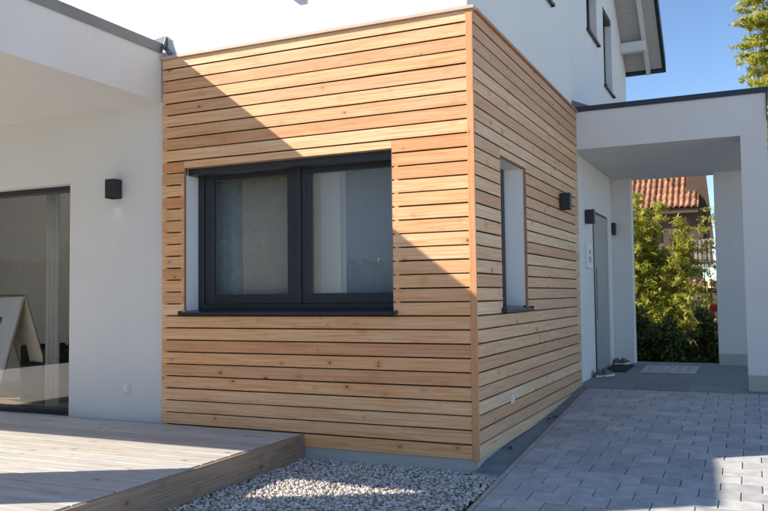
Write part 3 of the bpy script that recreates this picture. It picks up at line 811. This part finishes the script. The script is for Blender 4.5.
# ---------------------------------------------------------------- mats and shoes
def doormat(x0, x1, y0, y1, mat, name, label):
    e = empty(name, ((x0+x1)/2, (y0+y1)/2, fl((y0+y1)/2)+0.002), 0, label=label, cat='doormat')
    e.rotation_euler = (math.atan(0.012), 0, 0)
    w, h = (x1-x0)/2, (y1-y0)/2
    MB().box(-w, w, -h, h, 0, 0.009).build('mat_body', mat, e, bevel=0.003)
    m = MB(); 
    m.box(-w, w, -h, -h+0.02, 0.009, 0.013); m.box(-w, w, h-0.02, h, 0.009, 0.013); m.box(-w, -w+0.02, -h+0.02, h-0.02, 0.009, 0.013); m.box(w-0.02, w, -h+0.02, h-0.02, 0.009, 0.013)
    m.build('border', mat, e, bevel=0.001)
    if mat is M['matlight']:
        for i in range(5):
            for j in range(4): MB().tube((-w*0.7+i*w*0.35, -h*0.6+j*h*0.4, 0.009), (-w*0.7+i*w*0.35, -h*0.6+j*h*0.4, 0.0115), 0.035, 8).build('pattern_dot', M['kerb'], e)
doormat(-0.03, 0.27, 5.42, 6.33, M['matdark'], 'doormat', 'dark brown doormat in front of the entrance door')
doormat(0.45, 1.13, 5.40, 6.33, M['matlight'], 'doormat', 'pale grey patterned mat lying in the middle of the porch floor')

def shoe_parts(parent, L=0.28, hi=0.10):
    # lofted upper with a dark opening and a sole
    secs = [(-0.5, 0.030, 0.055), (-0.42, 0.038, 0.10), (-0.25, 0.038, 0.105), (-0.05, 0.040, 0.085), (0.15, 0.047, 0.062), (0.35, 0.046, 0.048), (0.47, 0.030, 0.036), (0.5, 0.012, 0.026)]
    V = []; Fq = []; n = 8
    for (t, w, h) in secs:
        for i in range(n):
            a = math.pi*i/(n-1); V.append((t*L, -math.cos(a)*w, 0.022+math.sin(a)**0.7*(h*hi/0.10-0.012)))
    for s in range(len(secs)-1):
        for i in range(n-1):
            if s in (1, 2) and i == 3: continue
            Fq.append((s*n+i, s*n+i+1, s*n+n+i+1, s*n+n+i))
    Fq.append(tuple(range(n))); Fq.append(tuple(range((len(secs)-1)*n, len(secs)*n))[::-1])
    me = bpy.data.meshes.new('upper'); me.from_pydata(V, [], Fq); me.materials.append(M['shoe'])
    o = link('upper', me, parent)
    m = MB()
    pts = [(t*L*1.03, w*1.12) for t, w, h in secs]
    poly = [(x, -w, 0) for x, w in pts]+[(x, w, 0) for x, w in pts[::-1]]
    m.prism(poly, (0, 0, 0.024)); m.build('sole', M['sole'], parent, bevel=0.003)
    m = MB(); m.box(-0.42*L, -0.08*L, -0.018, 0.018, 0.03, 0.088*hi/0.10); m.build('lining', M['shoedark'], parent)
def shoe(x, y, rz, label):
    e = empty('shoe', (x, y, fl(y)+0.001), rz, label=label, cat='shoe', group='shoes left by the entrance')
    shoe_parts(e, 0.27, 0.085)
shoe(0.02, 4.86, R(100), 'left shoe of the pair beside the dark doormat')
shoe(0.12, 4.93, R(75), 'right shoe of the pair beside the dark doormat')
shoe(0.00, 6.50, R(95), 'left shoe of the pair against the porch back wall')
shoe(0.11, 6.52, R(80), 'right shoe of the pair against the porch back wall')

# ---------------------------------------------------------------- vegetation
def leaves(name, mat, centers, L, Wd, droop=0.3, jitter=0.5, parent=None):
    N = len(centers)
    th = rng.uniform(0, 2*np.pi, N); el_ = rng.normal(-droop, jitter, N)
    d = np.stack([np.cos(th)*np.cos(el_), np.sin(th)*np.cos(el_), np.sin(el_)], 1)
    r = rng.normal(size=(N, 3)); s = np.cross(d, r); s /= np.linalg.norm(s, axis=1, keepdims=True)+1e-9
    l = L*rng.uniform(0.6, 1.3, N)[:, None]; w = Wd*rng.uniform(0.7, 1.3, N)[:, None]
    nrm = np.cross(d, s)
    a = centers-d*l/2; b = centers+s*w/2+nrm*w*0.15; c = centers+d*l/2-np.array([0, 0, 1])*l*0.1; e_ = centers-s*w/2+nrm*w*0.15
    V = np.stack([a, b, c, e_], 1).reshape(-1, 3)
    Fq = np.arange(4*N).reshape(N, 4)
    return link(name, np_mesh(name, V, Fq, mat), parent)
def clump_points(N, blobs, hollow=0.35):
    # blobs: (cx,cy,cz,rx,ry,rz) -> points denser to the shell
    w = np.array([b[3]*b[4]*b[5] for b in blobs])**0.75; w /= w.sum()
    idx = rng.choice(len(blobs), N, p=w); B = np.array(blobs)[idx]
    v = rng.normal(size=(N, 3)); v /= np.linalg.norm(v, axis=1, keepdims=True)
    rad = rng.random(N)**0.4*(1-hollow)+hollow*rng.random(N)
    return B[:, :3]+v*rad[:, None]*B[:, 3:]
def stems(m, base, tip, r, wob=0.12, seg=6):
    p = Vector(base)
    for i in range(seg):
        q = Vector(base).lerp(Vector(tip), (i+1)/seg)+Vector((random.uniform(-wob, wob), random.uniform(-wob, wob), 0))*(1 if i < seg-1 else 0)
        m.tube(p, q, r*(1-i/seg*0.8), 6, r*(1-(i+1)/seg*0.8)); p = q

def bamboo(loc, h, spread, nst, nleaf, label, L=0.13, Wd=0.024, low=0.12, name='bamboo', cat='bamboo', wid=0.8, top=None, group=None):
    e = empty(name, loc, 0, label=label, cat=cat, group=group)
    m = MB(); cs = []
    for i in range(nst):
        a = random.uniform(0, 6.28); r = spread*math.sqrt(random.random())
        b = (math.cos(a)*r*0.4, math.sin(a)*r*0.4, 0); hh = h*random.uniform(0.72, 1.0)
        t = (math.cos(a)*r*1.1, math.sin(a)*r*1.1, hh)
        stems(m, b, t, 0.016, 0.05)
        k_ = nleaf//nst
        tt = low+(1-low)*rng.random(k_)**0.8
        nb = 34
        bt_ = low+(1-low)*rng.random(nb); 
        # twigs: leaves gather on short arching side twigs
        tw = rng.integers(0, nb, k_); f = bt_[tw]
        ang = (np.arange(nb)*2.4+a)[tw]
        out = rng.random(k_)**1.3*wid*(1.12-f)+0.02
        P_ = np.array(b)[None]*(1-f)[:, None]+np.array(t)[None]*f[:, None]
        P_ = P_+np.stack([np.cos(ang)*out, np.sin(ang)*out, 0.35*out-0.75*out**2], 1)+rng.normal(scale=0.028, size=(k_, 3))
        cs.append(P_)
    m.build('stem', M['bark'], e)
    leaves('foliage', M['bambooleaf'], np.concatenate(cs), L, Wd, 0.35, 0.45, e)
    return e

G0 = -0.55
# right-hand tall tree-like bamboo, seen above the porch and past its pillar
def tree(loc, h, blobs, nleaf, mat, L, Wd, label, name='tree', cat='tree', trunk_r=0.14, group=None, droop=0.3):
    e = empty(name, loc, 0, label=label, cat=cat, group=group)
    m = MB(); stems(m, (0, 0, 0), (0, 0, h*0.8), trunk_r, 0.08, 7)
    for b in blobs:
        z0 = max(0.35*h, b[2]-1.2); stems(m, (0, 0, min(z0, h*0.7)), (b[0], b[1], b[2]), trunk_r*0.35, 0.05, 4)
    m.build('trunk', M['bark'], e)
    leaves('crown', mat, clump_points(nleaf, blobs), L, Wd, droop, 0.5, e)
    return e
bamboo((2.85, 13.0, -0.02), 8.9, 0.95, 46, 120000, 'tall feathery yellow green bamboo beyond the right end of the porch', L=0.16, Wd=0.026, low=0.1, wid=1.2)
o = MB().box(-6, 9, 7.02, 14.6, -0.5, -0.02).build('garden_bed', M['soil']); tag(o, kind='structure')
# bushes behind the porch
bamboo((-0.75, 12.4, -0.02), 3.45, 0.85, 22, 36000, 'tall yellow green bamboo clump behind the porch, left one by the wall')
bamboo((0.25, 12.6, -0.02), 2.85, 0.5, 12, 13000, 'yellow green bamboo clump behind the porch, in the middle of the opening')
bamboo((1.10, 12.9, -0.02), 3.3, 0.45, 4, 1800, 'sparse bamboo with thin shoots before the balcony, right one behind the porch')
def hedge(loc, sx, sy, sz, nleaf, mat, label, L=0.075, Wd=0.04, name='bush', cat='bush'):
    e = empty(name, loc, 0, label=label, cat=cat)
    bl = []
    for i in range(44):
        z = random.uniform(0.05, 1.0)*sz
        xx = random.uniform(-.85, .85)
        bl.append((xx*sx, random.uniform(-.6, .6)*sy, z*(0.75+0.25*math.sin(xx*5+sx*9)), sx*random.uniform(0.15, 0.35), sy*0.5, sz*random.uniform(0.10, 0.2)))
    m = MB()
    for i in range(7): stems(m, (random.uniform(-.3, .3)*sx, 0, 0), (random.uniform(-.8, .8)*sx, random.uniform(-.4, .4)*sy, sz*0.8), 0.02, 0.04)
    m.build('branches', M['bark'], e)
    leaves('foliage', mat, clump_points(nleaf, bl), L, Wd, 0.1, 0.6, e)
    return e
hedge((-0.2, 9.2, -0.02), 0.95, 0.5, 1.02, 14000, M['darkleaf'], 'dark green bush at the left behind the porch floor')
hedge((1.0, 9.3, -0.02), 0.85, 0.5, 0.88, 13000, M['darkleaf'], 'dark green bush in the middle behind the porch floor')
hedge((2.2, 9.5, -0.02), 0.9, 0.5, 0.95, 13000, M['darkleaf'], 'low green bush with red flower beside the back pillar')
fl_ = leaves('red_flower', M['flower'], clump_points(40, [(0, 0, 0, 0.11, 0.11, 0.08)]), 0.09, 0.08, 0, 0.8)
fl_.location = (1.27, 8.90, 0.93); tag(fl_, 'red blossom in the green bushes left of the back pillar', 'flower')

# ---------------------------------------------------------------- neighbour's house behind
nh = empty('neighbour_house', (0.0, 22.0, G0)); tag(nh, 'old house with red pantile roof and dark timber gable behind the porch', 'house')
NO = -nh.location
def nb(mb, name, mat, parent=None, bevel=0.0, label=None):
    o = link(name, mb.mesh(name, mat, bevel), parent or nh)
    if parent is None: o.location = NO
    if label: o['label'] = label
    return o
NX1 = 0.42; EY = 19.6; EZ = 3.74; RY = 22.6; RZ = 6.55
nb(MB().box(-6, NX1-0.25, 20.2, 25.6, G0, 3.6), 'wall', M['oldwall'])
sl = Vector((0, RY-EY, RZ-EZ)); SLn = sl.length; sl.normalize()
rfb = MB().prism([(-6.5, EY, EZ-0.05), (-6.5, RY, RZ-0.05), (-6.5, RY+3.4, EZ-0.35), (-6.5, RY+3.4, EZ-0.55), (-6.5, RY, RZ-0.3), (-6.5, EY, EZ-0.2)], (NX1+6.5, 0, 0))
roofn = nb(rfb, 'roof', M['brownwood'])
# pantiles: individual curved tiles in view
nrm = Vector((0, -(RZ-EZ), RY-EY)).normalized()
prof = [(-0.085, 0.0), (-0.062, 0.042), (-0.03, 0.060), (0.004, 0.042), (0.026, 0.008), (0.055, -0.006), (0.085, 0.004)]
V = []; Fq = []
Lt = 0.36
for (tt, lift) in ((0.0, 0.022), (1.0, 0.0)):
    for (x, h) in prof:
        p = Vector((x, 0, 0))+sl*Lt*tt+nrm*(h+lift+0.02); V.append(p)
for (x, h) in prof:
    V.append(Vector((x, 0, 0))+nrm*(h+0.0))
n = len(prof)
for i in range(n-1): Fq.append((i, i+1, n+i+1, n+i)); Fq.append((2*n+i, 2*n+i+1, i+1, i))
tme = bpy.data.meshes.new('roof_tile'); tme.from_pydata(V, [], Fq); tme.materials.append(M['redtile'])
for p in tme.polygons: p.use_smooth = True
cnt = 0; far = MB()
base0 = Vector((0, EY, EZ))
for r in range(int(SLn/0.33)):
    for c in range(42):
        x = NX1-0.08-c*0.166
        if c < 24 and r < 7:
            link('roof_tile', tme, roofn, Vector((x, 0, 0))+base0+sl*(0.33*r-0.06)+Vector((random.uniform(-.006, .006), 0, random.uniform(-.006, .006))), (0, 0, random.uniform(-.02, .02))); cnt += 1
        else:
            o_ = Vector((x, 0, 0))+base0+sl*(0.33*r-0.06); far.add([v+o_ for v in V], Fq)
o = link('roof_tile_field', far.mesh('roof_tile_field', M['redtile']), roofn); tag(o, kind='stuff')
# dark gable end with slanted barge
m = MB(); m.prism([(NX1-0.6, 20.0, 2.0), (NX1+0.36, 20.0, 2.0), (NX1+0.28, 20.0, 3.0), (NX1+0.12, 20.0, 5.4), (NX1-0.2, 20.0, 5.6)], (0, 0.19, 0)); nb(m, 'gable_boarding', M['brownwood'])
m = MB(); m.prism([(NX1+0.30, 19.9, 2.6), (NX1+0.39, 19.9, 2.6), (NX1+0.14, 19.9, 5.6), (NX1+0.05, 19.9, 5.6)], (0, 0.4, 0)); nb(m, 'barge_board', M['brownwood'])
m = MB().box(-0.6, NX1+0.1, 19.9, 19.99, 2.5, 3.72); nb(m, 'timber_recess', M['brownwood'])
# balcony with balusters
m = MB(); m.box(-0.3, NX1+0.42, 19.15, 19.25, 2.65, 2.72); m.box(-0.3, NX1+0.42, 19.15, 19.25, 2.02, 2.12)
bal = nb(m, 'balcony_rail', M['greywood'])
bm_ = MB().box(-0.035, 0.035, -0.02, 0.02, 0, 0.66).mesh('baluster', M['greywood'])
for i in range(9): link('baluster', bm_, bal, (-0.25+i*0.118, 19.13, 2.05))
m = MB().box(-0.3, NX1+0.42, 19.1, 19.99, 1.92, 1.99); nb(m, 'balcony_floor', M['greywood'])

# low garden wall with tile coping
gw = empty('garden_wall', (2.0, 15.0, G0+0.12)); tag(gw, 'low wall with a red pantile coping behind the bushes', 'wall')
MB().box(-4.0, 6.0, -0.12, 0.12, 0, 1.72).build('wall_body', M['oldwall'], gw)
V2 = []; 
sl2 = Vector((0, 0.9, 0.42)).normalized(); nr2 = Vector((0, -0.42, 0.9)).normalized()
for (tt, lift) in ((0.0, 0.022), (1.0, 0.0)):
    for (x, h) in prof: V2.append(Vector((x, 0, 0))+sl2*0.34*tt+nr2*(h+lift))
for (x, h) in prof: V2.append(Vector((x, 0, 0))+nr2*(h-0.02))
t2 = bpy.data.meshes.new('coping_tile'); t2.from_pydata(V2, [], Fq); t2.materials.append(M['redtile'])
for p in t2.polygons: p.use_smooth = True
for i in range(50): link('coping_tile', t2, gw, (-4.0+i*0.185, -0.22, 1.74))

# ---------------------------------------------------------------- things across the garden, seen only as reflections
def far_house(loc, rz, w, d, wh, rh, label, wins):
    oh = empty('opposite_house', loc, rz); tag(oh, label, 'house', 'houses across the garden')
    m = MB(); m.prism([(-w/2, 0, 0), (w/2, 0, 0), (w/2, 0, wh), (0, 0, wh+rh), (-w/2, 0, wh)], (0, -d, 0)); m.build('wall', M['cream'], oh)
    q = rh/(w/2); e = w/2+0.5
    m = MB(); m.prism([(-e, 0.5, wh-0.5*q+0.02), (0, 0.5, wh+rh+0.02), (e, 0.5, wh-0.5*q+0.02), (e, 0.5, wh-0.5*q+0.25), (0, 0.5, wh+rh+0.27), (-e, 0.5, wh-0.5*q+0.25)], (0, -d-1, 0)); m.build('roof', M['redtile'], oh)
    for (x, z) in wins: MB().box(x, x+1.1, 0.0, 0.06, z, z+1.3).build('window', M['anth'], oh)
far_house((-21.5, -13.5, G0), R(-54), 17, 9, 6.6, 3.0, 'broad cream house added behind the viewpoint on the left for an even door reflection', ((-7, 1.2), (5.5, 1.2), (-7, 4.0), (5.5, 4.0)))  # unseen house, added so the patio door reflects a smooth grey
far_house((-11.6, -21.0, G0), R(-26), 6.5, 8, 6.6, 2.4, 'narrow cream gabled house across the garden, behind the viewpoint', ((-2.6, 1.2), (-2.6, 4.0)))
bl = [(x, random.uniform(-.5, .5), z, 0.9, 0.7, 0.5) for x in np.arange(-7, 7.1, 0.7) for z in (0.4, 1.1, 1.8, 2.4)]
he = empty('reflection_hedge', (-11.2, -13.2, G0), R(-36), label='long dark hedge added behind the viewpoint to keep bright ground out of the reflections', cat='hedge')  # unseen hedge, added to hide sunlit ground from the window glass
m = MB()
for x in np.arange(-7, 7.1, 1.0): stems(m, (x, 0, 0), (x, 0, 2.3), 0.04, 0.05, 3)
m.build('branches', M['bark'], he); leaves('foliage', M['darkleaf'], clump_points(30000, bl), 0.22, 0.13, 0.1, 0.6, he)
k_ = 0
words = ['leftmost', 'second', 'third', 'last']
for (ang, dist, hh) in ((233, 16.5, 6.6), (239.5, 17.5, 6.9), (262, 21, 7.5), (275, 22, 8.0)):
    x, yv = -3+dist*math.cos(R(ang)), dist*math.sin(R(ang))
    bl = []
    for i in range(34):
        a = random.uniform(0, 6.28); z = random.uniform(0.12, 1.0)*hh; r = 3.1*math.sin(min(1, (1.05-z/hh)*1.6)*1.5)*random.uniform(0.2, 1)
        s = random.uniform(0.8, 1.3); bl.append((math.cos(a)*r, math.sin(a)*r, z, s, s, s*0.8))
    tree((x, yv, G0), hh, bl, 16000, M['darkleaf'], 0.26, 0.14, 'broad dark garden tree behind the viewpoint, %s of the row' % words[k_], trunk_r=0.2, group='garden trees behind the viewpoint'); k_ += 1

# ---------------------------------------------------------------- dry leaves on the drain
m = []
for (x, y_, lb) in ((0.05, 0.62, 'curled brown dry leaf on the drain grating, the one nearest the house corner'),
                    (0.075, 1.83, 'curled brown dry leaf half way along the drain grating, close to the boards'),
                    (0.10, 1.98, 'curled brown dry leaf half way along the drain grating, beside the kerb')):
    o = leaves('dry_leaf', M['dryleaf'], np.array([[0, 0, 0.0], [0.012, 0.01, 0.006]]), 0.06, 0.035, 0.0, 0.1); o.location = (x, y_, (gz(y_)+wz(y_))/2+0.012)
    tag(o, lb, 'leaf', 'dry leaves on the drain grating')
print('done', len(bpy.data.objects), 'pavers', npav, 'tiles', cnt)
